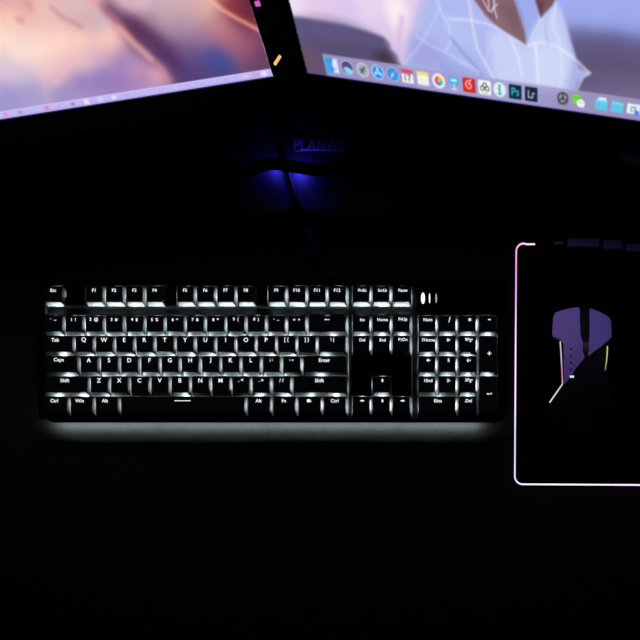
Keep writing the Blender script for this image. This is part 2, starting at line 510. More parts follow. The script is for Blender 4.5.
TILT = math.radians(4)
mr = Monitor((308, 73), (640, 120.8), .100, TILT, 0.0)
ml = Monitor((273, 76), (0, 119.3), .100, TILT, SW)

def axis(lo, hi, a, b, fine, coarse):
    out = []
    if a > lo: out += list(np.linspace(lo, a, max(2, int((a - lo) / coarse)), endpoint=False))
    out += list(np.linspace(a, b, int((b - a) / fine) + 1))
    if b < hi: out += list(np.linspace(b, hi, max(2, int((hi - b) / coarse)) + 1))[1:]
    return np.array(out)

# --- left picture: dunes and clouds at dusk
cl = Canvas(axis(0, SW, SW - 260, SW, .8, 8), axis(0, SH, 0, 110, .7, 8))
R, Q = ml.ref(cl.U, cl.V)
R = np.clip(R, -60, 300); Q = np.clip(Q, -40, 140)
lp = [(0,0,(225,172,168)),(10,20,(250,205,188)),(0,40,(255,222,206)),(25,4,(228,168,162)),(42,10,(240,192,180)),
 (60,0,(228,184,184)),(80,5,(216,190,196)),(90,0,(222,178,178)),(100,20,(204,182,196)),(88,25,(214,180,184)),
 (122,8,(216,178,188)),(142,4,(226,190,200)),(158,10,(198,166,182)),(60,45,(255,214,198)),(40,52,(252,220,210)),(20,55,(252,222,214)),
 (80,40,(255,205,190)),(100,42,(246,196,190)),(112,36,(255,200,190)),(85,20,(220,172,170)),
 (0,62,(222,200,215)),(20,72,(212,192,216)),(50,70,(238,198,200)),(55,80,(222,180,200)),(30,92,(170,158,206)),(10,98,(160,150,206)),
 (62,90,(156,142,198)),(80,80,(150,132,192)),(100,58,(212,172,196)),(100,76,(145,125,190)),(120,80,(155,125,186)),(85,62,(232,190,200)),
 (135,72,(190,145,186)),(142,82,(165,132,184)),(156,76,(222,160,180)),(150,86,(186,145,190)),(120,66,(165,132,186)),(70,66,(236,190,196)),
 (140,30,(88,52,88)),(130,24,(110,66,96)),(155,42,(100,62,100)),(165,55,(78,55,108)),(180,70,(80,60,116)),(195,60,(92,72,132)),(188,78,(86,62,116)),
 (214,56,(70,76,150)),(226,62,(58,80,152)),(225,72,(75,70,128)),(210,72,(80,68,130)),(240,56,(142,88,122)),(250,46,(152,84,112)),(235,42,(172,104,124)),
 (262,65,(108,66,100)),(248,68,(112,72,108)),(256,36,(140,70,100)),(264,50,(110,62,96)),
 (165,15,(198,168,178)),(190,20,(190,156,170)),(180,35,(170,132,162)),(200,38,(160,122,160)),(215,25,(192,134,144)),(200,10,(216,170,166)),(207,4,(228,180,170)),
 (170,28,(176,142,166)),(195,48,(118,92,140)),(175,45,(110,80,124)),(222,34,(186,118,130)),(230,48,(150,96,126)),
 (245,12,(112,42,62)),(250,4,(92,40,68)),(234,4,(140,56,62)),(256,20,(118,44,66)),(150,20,(160,124,146)),(170,0,(206,178,188)),(185,0,(214,176,180)),
 (0,-40,(205,150,160)),(100,-40,(190,150,170)),(200,-40,(150,90,110)),(-60,50,(250,210,190)),(-60,-20,(200,140,150)),(290,-30,(80,40,70))]
cl.base(lp, R, Q, 20.0, 2.1)
cl.blur(4)
P = lambda m, pts: [m.uv(x, y) for x, y in pts]
cl.stroke(P(ml, [(94,2),(106,14),(118,27),(130,40),(146,54),(160,66),(168,80)]), (236,150,150), 4, 6, .5)
cl.stroke(P(ml, [(110,8),(124,19),(139,30),(152,40),(164,52),(174,64)]), (86,50,90), 9, 10, .75)
cl.stroke(P(ml, [(104,8),(118,22),(132,36)]), (190,90,95), 1.5, 4, .6)
cl.stroke(P(ml, [(120,28),(133,42),(150,58)]), (255,205,192), 3, 5, .6)
cl.stroke(P(ml, [(205,-4),(221,9),(238,19),(259,30)]), (255,186,156), 2.0, 2.2, .95)
cl.stroke(P(ml, [(214,-4),(228,7),(242,16),(258,25)]), (160,56,52), 1.6, 2.4, .7)
cl.stroke(P(ml, [(52,8),(62,17),(80,26)]), (176,126,136), 2.5, 4, .6)
cl.stroke(P(ml, [(28,2),(30,8)]), (205,146,140), 3, 4, .6)
cl.ell(*ml.uv(20, 20), 3.2, 2.6, (205,150,140), 3, .6)
cl.stroke(P(ml, [(43,82),(48,102)]), (206,184,222), 1.4, 2, .5)
cl.stroke(P(ml, [(66,72),(56,83)]), (240,190,192), 3, 4, .5)
cl.blur(1, 2)
tb = 5.0
cl.C[cl.V < tb] = (196, 184, 244)
cl.stroke([(0, tb), (SW, tb)], (214, 200, 246), .7, .7, .6)
cl.stroke([(0, .4), (SW, .4)], (150, 130, 225), .9, .9, .6)
for px, py, c, w in ((6,115,(235,130,170),1.6),(20,112.6,(150,140,190),1.6),(33,110.5,(140,190,235),1.3),(47,108.3,(228,110,140),1.8),(60,106.3,(160,170,235),1.3),
                     (73,104.4,(120,110,170),1.4),(87,102.1,(250,250,255),2.3),(101,100,(240,235,250),1.9),(114,97.8,(250,248,235),1.7),(176,88.5,(215,205,250),1.5),
                     (246,76.8,(235,190,225),2.0),(254,75.6,(180,160,215),1.2),(264,73.6,(252,250,255),2.2)):
    uu, _ = ml.uv(px, py); cl.rrect(uu, tb * .52, w, w * .75, c, .4, 1.2, .65)
rng = np.random.RandomState(4)
for k in range(26):
    uu = rng.uniform(SW - 250, SW - 5); cl.rrect(uu, tb * .5, rng.uniform(.4, 1.4), .6, (160, 148, 205), .3, 1.0, .4)

# --- right picture: figure in a white dress against the sea, icon dock below
cr = Canvas(axis(0, SW, 0, 300, .5, 9), axis(0, SH, 0, 112, .5, 9))
R, Q = mr.ref(cr.U, cr.V)
R = np.clip(R, 270, 760); Q = np.clip(Q, -60, 150)
rp = [(295,3,(245,228,246)),(312,8,(226,198,228)),(330,8,(226,202,232)),(350,12,(214,196,236)),(366,8,(238,214,246)),(385,12,(240,218,238)),(400,6,(255,240,248)),
 (300,14,(238,214,240)),(380,25,(220,198,232)),(375,0,(225,205,235)),(290,-40,(220,190,220)),(400,-50,(240,215,235)),
 (430,10,(196,196,240)),(450,30,(166,176,236)),(430,40,(168,174,230)),(420,60,(160,166,224)),(460,50,(150,160,224)),(440,70,(160,162,216)),(480,70,(165,175,235)),
 (520,8,(150,166,226)),(530,18,(160,172,230)),(526,30,(166,178,234)),(470,10,(176,188,242)),
 (565,4,(158,174,240)),(600,6,(166,178,244)),(636,8,(168,178,242)),(600,20,(150,162,228)),(640,28,(140,150,216)),(572,22,(148,158,224)),
 (578,32,(118,122,184)),(610,34,(116,120,184)),(640,40,(110,112,172)),(582,44,(96,92,138)),(610,48,(94,88,134)),(640,54,(98,90,132)),
 (600,62,(88,76,112)),(630,70,(92,78,112)),(595,80,(96,82,118)),(620,88,(106,92,130)),(640,92,(112,98,134)),(700,10,(160,170,235)),(700,80,(90,76,110))]
cr.base(rp, R, Q, 26.0, 2.0)
cr.blur(9)
Pm = lambda pts: P(mr, pts)
cr.poly(Pm([(500,-60),(760,-60),(760,44),(640,32),(600,26),(570,24),(500,30)]), (160,172,238), 6, .75)
cr.poly(Pm([(545,36),(575,34),(600,36),(640,43),(760,60),(760,150),(545,140)]), (102,94,136), 7, .8)
cr.ell(*mr.uv(610,72), 40, 16, (92,78,112), 14, .6)
# dark sea wall / hill on the left
cr.poly(Pm([(280,16.5),(300,17),(320,20.5),(342,24),(364,30),(384,37),(390,43),(391,49),(397,55),(402,66),(420,90),(300,90),(280,60)]), (92,82,122), 1.4)
cr.ell(*mr.uv(305,62), 14, 14, (108,84,104), 14, .7)
cr.ell(*mr.uv(345,50), 20, 8, (86,74,104), 12, .6)
cr.ell(*mr.uv(330,30), 30, 8, (98,90,136), 8, .5)
cr.ell(*mr.uv(385,58), 9, 5, (62,52,64), 6, .8)
# pale veil falling down to a point
cr.poly(Pm([(392,-10),(386,10),(386,26),(391,42),(396,52),(402,62),(406,52),(414,40),(424,24),(430,-10)]), (226,204,234), 7, .9)
cr.ell(*mr.uv(397,12), 8, 12, (255,238,244), 9, .85)
cr.stroke(Pm([(402,18),(399,40),(402,60)]), (216,186,224), 4, 4, .8)
# dress
cr.poly(Pm([(424,-20),(412,30),(404,64),(420,76),(500,92),(575,92),(578,84),(583,77),(590,73),(580,68),(574,56),(567,32),(561,12),(555,-2),(549,6),(541,17),(533,34),(527,45),(512,38),(497,28),(484,12),(470,-8)]), (176,186,240), 1.4, .95)
cr.stroke(Pm([(424,-10),(415,20),(408,44),(403,60)]), (210,196,234), 4, 8, .75)
cr.poly(Pm([(488,34),(500,30),(512,39),(527,46),(541,18),(554,2),(560,12),(566,32),(572,55),(566,92),(500,92),(492,70)]), (206,214,248), 4, .8)
cr.poly(Pm([(536,48),(556,48),(570,58),(566,88),(538,88)]), (212,220,250), 4, .6)
cr.poly(Pm([(440,60),(480,76),(500,92),(440,80)]), (140,146,208), 6, .6)
cr.poly(Pm([(412,36),(430,40),(446,56),(432,72),(408,66)]), (158,158,218), 5, .7)
cr.poly(Pm([(444,12),(470,26),(478,50),(455,42),(446,30)]), (184,196,244), 4, .7)
for pts, c, w, a in (
    ([(449,19),(470,20),(484,23),(500,29),(513,39),(526,45)], (224,230,252), 1.3, .85),
    ([(436,-4),(441,12),(449,26),(451,40),(446,52)], (206,216,250), 1.4, .8),
    ([(440,8),(430,28),(418,48),(404,64)], (206,208,246), 1.2, .7),
    ([(416,36),(428,44),(444,52),(470,66)], (206,206,244), 1.4, .7),
    ([(469,0),(472,22),(477,48),(490,72),(494,78)], (224,230,252), 1.6, .8),
    ([(451,38),(462,52),(474,64),(482,74)], (134,136,202), 2.2, .6),
    ([(510,38),(518,56),(522,76)], (228,234,252), 1.7, .8),
    ([(500,34),(488,50),(486,66)], (206,214,248), 2.0, .5),
    ([(535,43),(537,60),(538,82)], (230,236,253), 1.9, .85),
    ([(528,46),(540,42),(556,46),(574,58),(589,73)], (232,236,253), 1.5, .85),
    ([(556,6),(552,24),(560,44),(562,70),(560,88)], (224,230,252), 1.5, .7),
    ([(590,73),(583,77),(577,90)], (228,232,252), 1.4, .85),
    ([(541,18),(534,32),(528,45)], (220,228,252), 1.4, .7),
    ([(560,12),(567,32),(575,57)], (206,216,250), 1.2, .7),
    ([(548,12),(545,30),(548,44)], (176,186,236), 2.2, .5),
    ([(460,62),(480,72)], (196,206,246), 2, .6)):
    cr.stroke(Pm(pts), c, w, 1.5, a)
cr.blur(1, 2)
# skin: forearm and hand
cr.poly(Pm([(464,-14),(474,0),(481,9),(492,22),(504,31),(516,38),(526,44.5),(524.5,32),(520,18),(514,0),(510,-14)]), (138,106,116), .9)
cr.poly(Pm([(500,6),(514,2),(520,18),(525,40),(512,30)]), (112,84,92), 4, .6)
cr.poly(Pm([(476,-6),(486,-6),(494,18),(486,14)]), (128,76,88), 3, .8)
cr.poly(Pm([(534,-14),(536,2),(541,17),(546,12),(552,6),(555,0),(556,-14)]), (120,84,94), .9)
cr.poly(Pm([(536,0),(541,16),(543,2)]), (84,44,54), 1.8, .7)
for pts in ([(482,-2),(488,10),(492,12)], [(488,-2),(489,8)], [(494,-2),(494,8),(497,18)], [(497,4),(492,10)]):
    cr.stroke(Pm(pts), (226,228,250), .9, 1.0, .9)
# dock
d0 = mr.uv(322, 53.3); du, dv = d0[0], None
dv = sum(mr.uv(x, y)[1] for x, y in ((322, 53.3), (480, 78), (638, 98.6))) / 3
cr.rrect((du + SW - du) / 2, dv / 2 - 4, (SW - 2 * du) / 2, dv / 2 + 4, (166,158,206), 1.0, .7, .86)
cr.ell(*mr.uv(640, 108), 40, 14, (150,134,170), 30, .45)
cr.stroke([(du, dv), (SW - du, dv)], (190,184,224), .6, .6, .35)
cr.stroke([(0, .2), (SW, .2)], (80, 60, 170), .8, .9, .6)
hs = 5.2                                            # half size of an icon, mm
vi = dv * .52
def icon(px, py): return mr.uv(px, py)[0], vi
def rect_icon(px, py, col, r=1.0, k=1.0): u, v = icon(px, py); cr.rrect(u, v, hs * k, hs * k, col, r, .5); return u, v
def pl(u, v, pts, k=1.0): return [(u + x * k, v + y * k) for x, y in pts]
# face icon, two tone blue
u, v = rect_icon(331.8, 64, (60, 150, 235), .8, .97)
cr.poly(pl(u, v, [(.4, -5), (5, -5), (5, 5), (1.6, 5), (-.2, 0), (.8, -.4)]), (226, 232, 250), .6)
cr.stroke(pl(u, v, [(-3, -2), (0, -3), (3, -2)]), (40, 70, 140), .5, .6, .7)
cr.poly(pl(u, v, [(-5, -5), (-1, -5), (-2, 1), (-5, 5)]), (70, 190, 245), 2, .6)
# swirling colour disc
u, v = icon(347, 66.8); cr.ell(u, v, hs, hs, (200, 196, 232), .5); cr.ell(u, v, hs * .86, hs * .86, (70, 56, 120), .8)
cr.stroke(pl(u, v, [(-3, 1), (0, 2.6), (3.2, 1)]), (110, 70, 150), 1.6, 1.2); cr.stroke(pl(u, v, [(-2.4, -1), (0, -.4), (3, -2)]), (120, 226, 240), 2.2, 1.2)
cr.ell(u + .5, v - 2.8, 3, 1.6, (150, 220, 240), 1.2)
# rocket disc
u, v = icon(362.5, 69); cr.ell(u, v, hs, hs, (206, 206, 224), .5); cr.ell(u, v, hs * .8, hs * .8, (168, 170, 186), 1)
cr.poly(pl(u, v, [(-2.4, -2.4), (-.6, .4), (2.6, 2.8), (.6, -.6)]), (62, 64, 76), .6); cr.stroke(pl(u, v, [(-2, .2), (0, .4), (0, -2)]), (70, 74, 84), .8, .6)
# A disc
u, v = icon(377.6, 71); cr.ell(u, v, hs, hs, (206, 222, 248), .5); cr.ell(u, v, hs * .86, hs * .86, (52, 138, 238), .6)
for s in ([(-2.6, -2.2), (.4, 3)], [(2.6, -2.2), (-.4, 3)], [(-3, -.9), (3, -.9)]): cr.stroke(pl(u, v, s), (206, 240, 250), .9, .7)
# compass disc
u, v = icon(392.6, 73.3); cr.ell(u, v, hs, hs, (170, 200, 240), .5); cr.ell(u, v, hs * .88, hs * .88, (62, 146, 228), .6)
cr.poly(pl(u, v, [(2.6, 3), (.7, -.6), (-.6, .6)]), (214, 150, 170), .5); cr.poly(pl(u, v, [(-2.6, -3), (.7, -.6), (-.6, .6)]), (236, 240, 250), .5)
# calendar, notes
u, v = rect_icon(407.2, 75, (238, 238, 246), .7, .92); cr.rrect(u, v + 3.4, hs * .92, 1.5, (206, 84, 104), .5, .5)
cr.stroke(pl(u, v, [(-1.9, -2.9), (-1.9, 1.2)]), (110, 96, 110), .8, .5); cr.stroke(pl(u, v, [(.2, 1.2), (2.2, 1.2), (.9, -2.9)]), (110, 96, 110), .8, .5)
u, v = rect_icon(422.8, 77.2, (246, 244, 238), .7, .9); cr.rrect(u, v + 3.5, hs * .9, 1.4, (240, 226, 120), .5, .5)
for y in (-.4, -2.2, -3.6): cr.stroke(pl(u, v, [(-3.4, y), (3.4, y)]), (214, 214, 220), .35, .4)
# petal disc
u, v = icon(438.5, 79.2); cr.ell(u, v, hs * 1.02, hs * 1.02, (242, 240, 246), .5)
for k, c in enumerate(((242,150,50),(240,210,60),(150,200,70),(80,180,150),(80,140,220),(150,100,200),(220,90,150),(232,80,60))):
    a = math.radians(90 - 45 * k); cr.ell(u + 2.1 * math.cos(a), v + 2.1 * math.sin(a), 1.5, 1.5, c, .7, .9)
# lectern icon
u, v = icon(453.8, 81); cr.rrect(u, v + 1.6, 4.2, 2.7, (62, 176, 240), .7, .5); cr.rrect(u, v + 2, 2.6, 1.0, (206, 234, 252), .4, .5)
cr.rrect(u, v - 2.6, .7, 2.4, (196, 206, 236), .3, .5); cr.rrect(u, v - 4.4, 2.4, .6, (214, 216, 240), .3, .5)
# red spiral icon
u, v = rect_icon(469, 84, (206, 44, 40), 1.2)
sp = [(r * math.cos(t), r * math.sin(t)) for t, r in [(math.radians(100 + 30 * k), 3.4 - .19 * k) for k in range(15)]]
cr.stroke(pl(u, v, sp), (250, 226, 220), .8, .5); cr.stroke(pl(u, v, [(.4, 1.2), (.6, 3.6), (2.2, 4)]), (250, 226, 220), .8, .5)
# knot icon
u, v = rect_icon(484.6, 86.6, (240, 246, 244), 1.2)
for x, y, r in ((-1.9, -.6, 1.6), (1.9, -.6, 1.6), (.2, 1.7, 1.6)):
    cr.stroke(pl(u, v, [(x + r * math.cos(t), y + r * math.sin(t)) for t in [k * math.pi / 6 for k in range(13)]]), (62, 72, 78), .7, .5)
cr.stroke(pl(u, v, [(-2.4, -4), (2.4, -4)]), (150, 160, 164), .5, .4)
# white disc with a green i
u, v = icon(499.6, 89); cr.ell(u, v, hs, hs * 1.02, (222, 240, 244), .5)
cr.stroke(pl(u, v, [(0, 1), (0, -3)]), (52, 160, 150), 1.3, .5); cr.ell(u, v + 2.9, .9, .9, (52, 150, 150), .4)
cr.stroke(pl(u, v, [(-1.4, -3.1), (1.6, -3.1)]), (52, 160, 150), .8, .5); cr.stroke(pl(u, v, [(-1.2, 1), (0, 1)]), (52, 160, 150), .8, .5)
# Ps
u, v = rect_icon(515.2, 90.6, (14, 44, 66), .2)
c = (80, 214, 232)
cr.stroke(pl(u, v, [(-2.6, -2.6), (-2.6, 2.5), (-.9, 2.5), (-.1, 1.8), (-.1, .7), (-.9, 0), (-2.4, 0)]), c, .85, .5)
cr.stroke(pl(u, v, [(2.8, .7), (1.7, .9), (1.1, .3), (1.7, -.5), (2.6, -1), (2.6, -2), (1.9, -2.5), (.9, -2.2)]), c, .75, .5)
# Lr
u, v = rect_icon(531.2, 93, (30, 38, 58), .2)
c = (206, 224, 244)
cr.stroke(pl(u, v, [(-2.3, 2.5), (-2.3, -2.4), (.3, -2.4)]), c, .85, .5)
cr.stroke(pl(u, v, [(1.2, .9), (1.2, -2.5)]), c, .8, .5); cr.stroke(pl(u, v, [(1.2, .1), (2, .9), (2.9, .9)]), c, .7, .5)
# gear wheel on a grey tile
u, v = icon(562.8, 97.6); cr.rrect(u, v - .4, 4.6, 4.6, (136, 134, 156), .8, .6, .85)
cr.stroke(pl(u, v, [(3.9 * math.cos(t), .4 + 3.9 * math.sin(t)) for t in [k * math.pi / 10 for k in range(21)]]), (56, 54, 66), 1.1, .5)
cr.ell(u, v + .4, 3.2, 3.2, (150, 150, 168), .5)
for a in (90, 210, 330): cr.stroke(pl(u, v, [(0, .4), (3.3 * math.cos(math.radians(a)), .4 + 3.3 * math.sin(math.radians(a)))]), (52, 50, 62), .9, .5)
cr.ell(u, v + .4, 1.1, 1.1, (60, 58, 70), .4)
# two speech bubbles
u, v = icon(578.6, 100); cr.ell(u - 1.6, v + 1.6, 3.9, 3.3, (122, 214, 66), .5); cr.poly(pl(u, v, [(-4.4, .2), (-4.6, -2.6), (-2, -1)]), (122, 214, 66), .5)
cr.ell(u + 1.9, v - 1.5, 3.4, 2.9, (240, 246, 240), .5); cr.poly(pl(u, v, [(3.2, -3.4), (4.6, -5), (4.6, -2)]), (240, 246, 240), .5)
for x, y in ((-2.9, 2.2), (-.4, 2.2)): cr.ell(u + x, v + y, .45, .45, (60, 130, 40), .4)
for x, y in ((.9, -1), (2.9, -1)): cr.ell(u + x, v + y, .4, .4, (120, 130, 120), .4)
# folders and a page
for px, py in ((601.4, 103.3), (617.4, 105.4)):
    u, v = icon(px, py); cr.rrect(u - 1.8, v + 3.0, 2.6, 1.4, (90, 190, 226), .4, .5); cr.rrect(u, v - .5, 5.0, 3.8, (96, 200, 232), .6, .5)
    cr.stroke(pl(u, v, [(-4.4, 2.4), (4.4, 2.4)]), (196, 232, 248), .8, .6, .7)
u, v = icon(601.4, 103.3); cr.rrect(u + .6, v + 4.1, 3.2, .9, (236, 242, 250), .3, .5)
u, v = icon(633.6, 108); cr.rrect(u, v, 5.4, 3.6, (238, 240, 248), .4, .5); cr.rrect(u, v - .2, 2.4, 1.9, (110, 170, 190), .2, .5); cr.rrect(u - .2, v - .4, 1.1, 1.0, (240, 240, 246), .2, .5)
cr.ell(u + 3.0, v - 2.6, 1.8, 1.8, (90, 120, 240), .6)
for k in range(8):
    u = mr.uv(633.6, 108)[0] + 14.5 + 14.3 * k; cr.rrect(u, vi, 4.8, 3.6, (96, 200, 232) if k % 3 else (238, 240, 248), .6, .5)

cr.blur(1, 1)

def build_monitor(m, cv, label, glints):
    root = thing('monitor', label, 'monitor')
    bc = m.o + m.e * (SW / 2 * MM)
    root.matrix_world = Matrix(((m.e.x, m.u.x, m.n.x, bc.x), (m.e.y, m.u.y, m.n.y, bc.y), (m.e.z, m.u.z, m.n.z, bc.z), (0, 0, 0, 1)))
    w = SW / 2 * MM; h = SH * MM
    s = link('screen', cv.mesh('screen'), M['screen'], root); s.location = (-w, 0, 0)
    b, ch = .0125, .017
    bm = bmesh.new()
    for x0, x1, y0, y1 in ((-w - b, -w - .0006, -ch, h + b), (w + .0006, w + b, -ch, h + b), (-w - .0007, w + .0007, -ch, -.0006), (-w - .0007, w + .0007, h + .0006, h + b)):
        box(bm, x0, x1, y0, y1, -.010, .0022, .0006)
    from_bm('bezel', bm, M['bezel'], root)
    bm = bmesh.new(); q = .0007
    for x0, x1, y0, y1 in ((-w - q, -w, -q, h + q), (w, w + q, -q, h + q), (-w, w, -q, 0), (-w, w, h, h + q)):
        box(bm, x0, x1, y0, y1, -.003, .0010)
    from_bm('screen_edge', bm, M['lip'], root)
    bm = bmesh.new()
    def rg(i, z): return [(x, y, z) for x, y in rrect(-w - b + i, w + b - i, -ch + i, h + b - i, .012 + i * .3, 4)]
    loft(bm, [rg(.001, -.0009), rg(.001, -.022), rg(.02, -.034), rg(.06, -.046)])
    from_bm('housing', bm, M['housing'], root)
    for (x, y, ang, ln, wd, mat, nm) in glints:
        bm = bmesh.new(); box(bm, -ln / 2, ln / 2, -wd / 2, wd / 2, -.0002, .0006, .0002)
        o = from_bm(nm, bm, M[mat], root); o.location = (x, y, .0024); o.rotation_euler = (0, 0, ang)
    return root
def loc(m, px, py):
    u, v = m.uv(px, py); return (u - SW / 2) * MM, v * MM
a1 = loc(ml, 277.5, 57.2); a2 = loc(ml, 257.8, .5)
a1 = (SW / 2 * MM + .0078, a1[1]); a2 = (SW / 2 * MM + .0058, a2[1])  # glowing bars added in place of screen glints reflected on the bezel
GM = 'monitors side by side'
M_l = build_monitor(ml, cl, 'left black framed monitor showing a pink and purple dusk wallpaper', [(a1[0], a1[1], math.radians(38), .0085, .0020, 'amber', 'added_glint'), (a2[0], a2[1], 0, .004, .003, 'pink', 'added_glint')])
M_r = build_monitor(mr, cr, 'right black framed monitor showing a white dress photo above a row of app icons', [])
M_l['group'] = GM; M_r['group'] = GM
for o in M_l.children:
    if o.name.startswith('added_glint'):
        o['label'] = 'small added amber glint' if o.active_material.name.startswith('amber') else 'small added pink glint'

# ------------------------------------------------------------------ dual monitor stand
B = W(310, 160, 0)
st = thing('monitor_stand', 'black stand with lettered base glowing blue between the two monitors', 'stand', (B.x, B.y, 0))
def S(px, py, z): p = W(px, py, z); return Vector((p.x - B.x, p.y - B.y, z))
zt = .010
bl, br_ = S(226, 0, zt).x, S(402, 0, zt).x
bf, bb = S(0, 214, zt).y, S(0, 60, zt).y
bm = bmesh.new()
loft(bm, [[(x, y, z) for x, y in rrect(bl + i, br_ - i, bf + i, bb - i, .03, 8)] for i, z in ((.002, 0), (0, .002), (0, zt - .003), (.002, zt - .0008), (.005, zt))])
from_bm('base', bm, M['base'], st)
tm = text_mesh('PLANAR', .0140, .00022, .0003, 1.0)
xs_ = [v.co.x for v in tm.vertices]; wtxt = max(xs_) - min(xs_)
target = S(345.5, 0, zt).x - S(294, 0, zt).x
for v in tm.vertices: v.co.x *= target / wtxt
t = link('lettering', tm, M['basetext'], st); t.location = S(319.5, 145, zt + .0003)
pts = [S(294 + 52 * k / 12, 151.2 - 1.2 * math.sin(math.pi * k / 12), zt + .0002) for k in range(13)]
link('underline', tube_mesh('underline', pts, .00045, 6), M['basetext'], st)
cyl = S(314, 0, 0).x; cy_ = .225 - B.y
bm = bmesh.new()
bmesh.ops.create_cone(bm, cap_ends=True, segments=32, radius1=.022, radius2=.020, depth=.33, matrix=Matrix.Translation((cyl, cy_, zt + .165)))
from_bm('column', bm, M['stand'], st, False)
bm = bmesh.new()
for m, root in ((ml, M_l), (mr, M_r)):
    c = m.o + m.e * (SW / 2 * MM) + m.u * (SH * .48 * MM) - m.n * .046
    p0 = Vector((cyl, cy_, c.z)); p1 = Vector((c.x - B.x, c.y - B.y, c.z))
    dr = (p1 + Vector((-m.n.x, -m.n.y, 0)) * .05) - p0
    me_a = tube_mesh('arm', [p0, p0 + dr, p1], .013, 12)
    link('arm', me_a, M['stand'], st)
bm.free()
# blue LED module lying on the base under the cable crossing
for lx_, hw_ in ((298, .0034), (273.5, .0022)):
    lp_ = S(lx_, 166 if lx_ > 280 else 163, .0166)
    bm = bmesh.new(); box(bm, lp_.x - hw_, lp_.x + hw_, lp_.y - .0018, lp_.y + .0018, .0158, .0172)
    from_bm('power_light', bm, M['blue'], st)
    bm = bmesh.new(); box(bm, lp_.x - .0005, lp_.x + .0005, lp_.y + .0016, lp_.y + .0032, zt - .0005, .0172)
    from_bm('light_post', bm, M['stand'], st)

# cables across the base
def cable(name, label, pxs, r, m, cat='cable', group=None):
    pts = smooth_path([W(x, y, z) for x, y, z in pxs], 8)
    o0 = pts[0].copy(); pts = [p - o0 for p in pts]
    o = link(name, tube_mesh(name, pts, r, 12), m); o.location = o0
    return tag(o, label, cat, 'cables on the stand base')
cable('cable', 'thick black cable running crosswise over the blue lit stand base',
      [(96, 30, .0046), (120, 110, .0046), (158, 170, .0046), (206, 192, .0046), (226, 186, .012), (245, 172, .017), (268, 164, .0225), (290, 166, .0232), (315, 170, .0212), (345, 170, .0185), (380, 169, .016), (405, 169, .0155), (424, 172, .006), (446, 172, .0046), (484, 140, .0046), (500, 80, .0046), (500, 30, .0046)], .0044, M['cable'])
cable('cable', 'black cable running down the stand base to the keyboard under the crosswise cable',
      [(262, 62, .0145), (270, 92, .0145), (276, 118, .0145), (279, 138, .0145), (282, 156, .0146), (286, 172, .0146), (292, 190, .0146), (297, 207, .0145), (303, 226, .0048), (312, 244, .0042), (322, 262, .0042), (330, 274, .0042), (334, 281, .0042)], .0040, M['cable'])
plug = thing('cable_plug', 'dim grey rounded cable plug lying on the desk at the right photo edge', 'plug', W(622, 152, 0))
def prel(px, py, z): return W(px, py, z) - plug.location
link('plug_body', tube_mesh('plug_body', [prel(619.5, 151, .006), prel(621, 152, .006), prel(624, 153.4, .006), prel(640, 161, .006), prel(656, 168, .006), prel(660, 170, .006)], [.001, .0035, .0052, .0056, .0056, .003], 16), M['greycable'], plug)
link('cord', tube_mesh('cord', [prel(658, 169, .006), prel(680, 180, .005), prel(720, 190, .0024)], .0022, 10), M['cable'], plug)

# ------------------------------------------------------------------ mouse pad
zpad = .0040
p0 = W(515.6, 243.4, zpad); p1 = W(514.8, 484.2, zpad)
rot = math.radians(-.35)
pad = thing('mouse_pad', 'black mouse pad with a glowing white and violet edge beside the keyboard', 'mouse pad', (p1.x, p1.y, 0), rot)
PH = (p0 - p1).length; PW = .32
bm = bmesh.new()
loft(bm, [[(x, y, z) for x, y in rrect(i, PW - i, i, PH - i, .0075, 8)] for i, z in ((.0004, 0), (0, .0006), (0, .0030), (.0008, .0036))])
from_bm('pad_surface', bm, M['pad'], pad)
def strip_mesh(name, pts, cols, rad):
    me = tube_mesh(name, pts, rad, 8)
    a = me.color_attributes.new('picture', 'FLOAT_COLOR', 'POINT')
    for i, v in enumerate(me.vertices):
        k = min(i // 8, len(cols) - 1); a.data[i].color = (*lin(cols[k]), 1)
    return me
# path: top short lit piece -> corner -> left side -> corner -> bottom
path = []
r = .0075
topx = W(533.5, 243, zpad).x - p1.x
path.append(Vector((topx, PH - .0006, zpad)))
path.append(Vector((r + .002, PH - .0008, zpad)))
for k in range(9):
    a = math.radians(90 + 90 * k / 8); path.append(Vector((r + r * math.cos(a), PH - r + r * math.sin(a), zpad)))
n = 14
for k in range(1, n): path.append(Vector((0, PH - r - (PH - 2 * r) * k / n, zpad)))
for k in range(9):
    a = math.radians(180 + 90 * k / 8); path.append(Vector((r + r * math.cos(a), r + r * math.sin(a), zpad)))
for k in range(1, 11): path.append(Vector((r + (PW - 2 * r) * k / 10, 0, zpad)))
keys_c = [(0, (225, 190, 215)), (.02, (225, 165, 210)), (.06, (212, 125, 195)), (.12, (205, 150, 210)), (.2, (216, 196, 224)), (.3, (222, 204, 230)),
          (.38, (196, 176, 214)), (.44, (206, 190, 240)), (.47, (236, 228, 255)), (.60, (214, 196, 252)), (.72, (236, 226, 250)), (1, (226, 220, 240))]
tot = [0]
for a_, b_ in zip(path, path[1:]): tot.append(tot[-1] + (b_ - a_).length)
def ramp(t):
    for (t0, c0), (t1, c1) in zip(keys_c, keys_c[1:]):
        if t0 <= t <= t1:
            f = (t - t0) / (t1 - t0); return tuple(c0[i] * (1 - f) + c1[i] * f for i in range(3))
    return keys_c[-1][1]
link('light_strip', strip_mesh('light_strip', path, [ramp(v / tot[-1]) for v in tot], .00068), M['strip'], pad)
bm = bmesh.new()
def pxl(px, py): p = W(px, py, .006); return p.x - p1.x, p.y - p1.y
for a_, b_, yc_, hh in ((552, 562, 242.6, 1.6), (566, 598, 242.0, 4.2), (602, 621, 243.5, 4.6), (625, 668, 246.5, 4.0)):
    xa, ya = pxl(a_, yc_ + hh); xb, yb = pxl(b_, yc_ - hh)
    box(bm, xa, xb, ya, yb, .0030, .0062, .0008)
from_bm('control_box', bm, M['padbox'], pad)

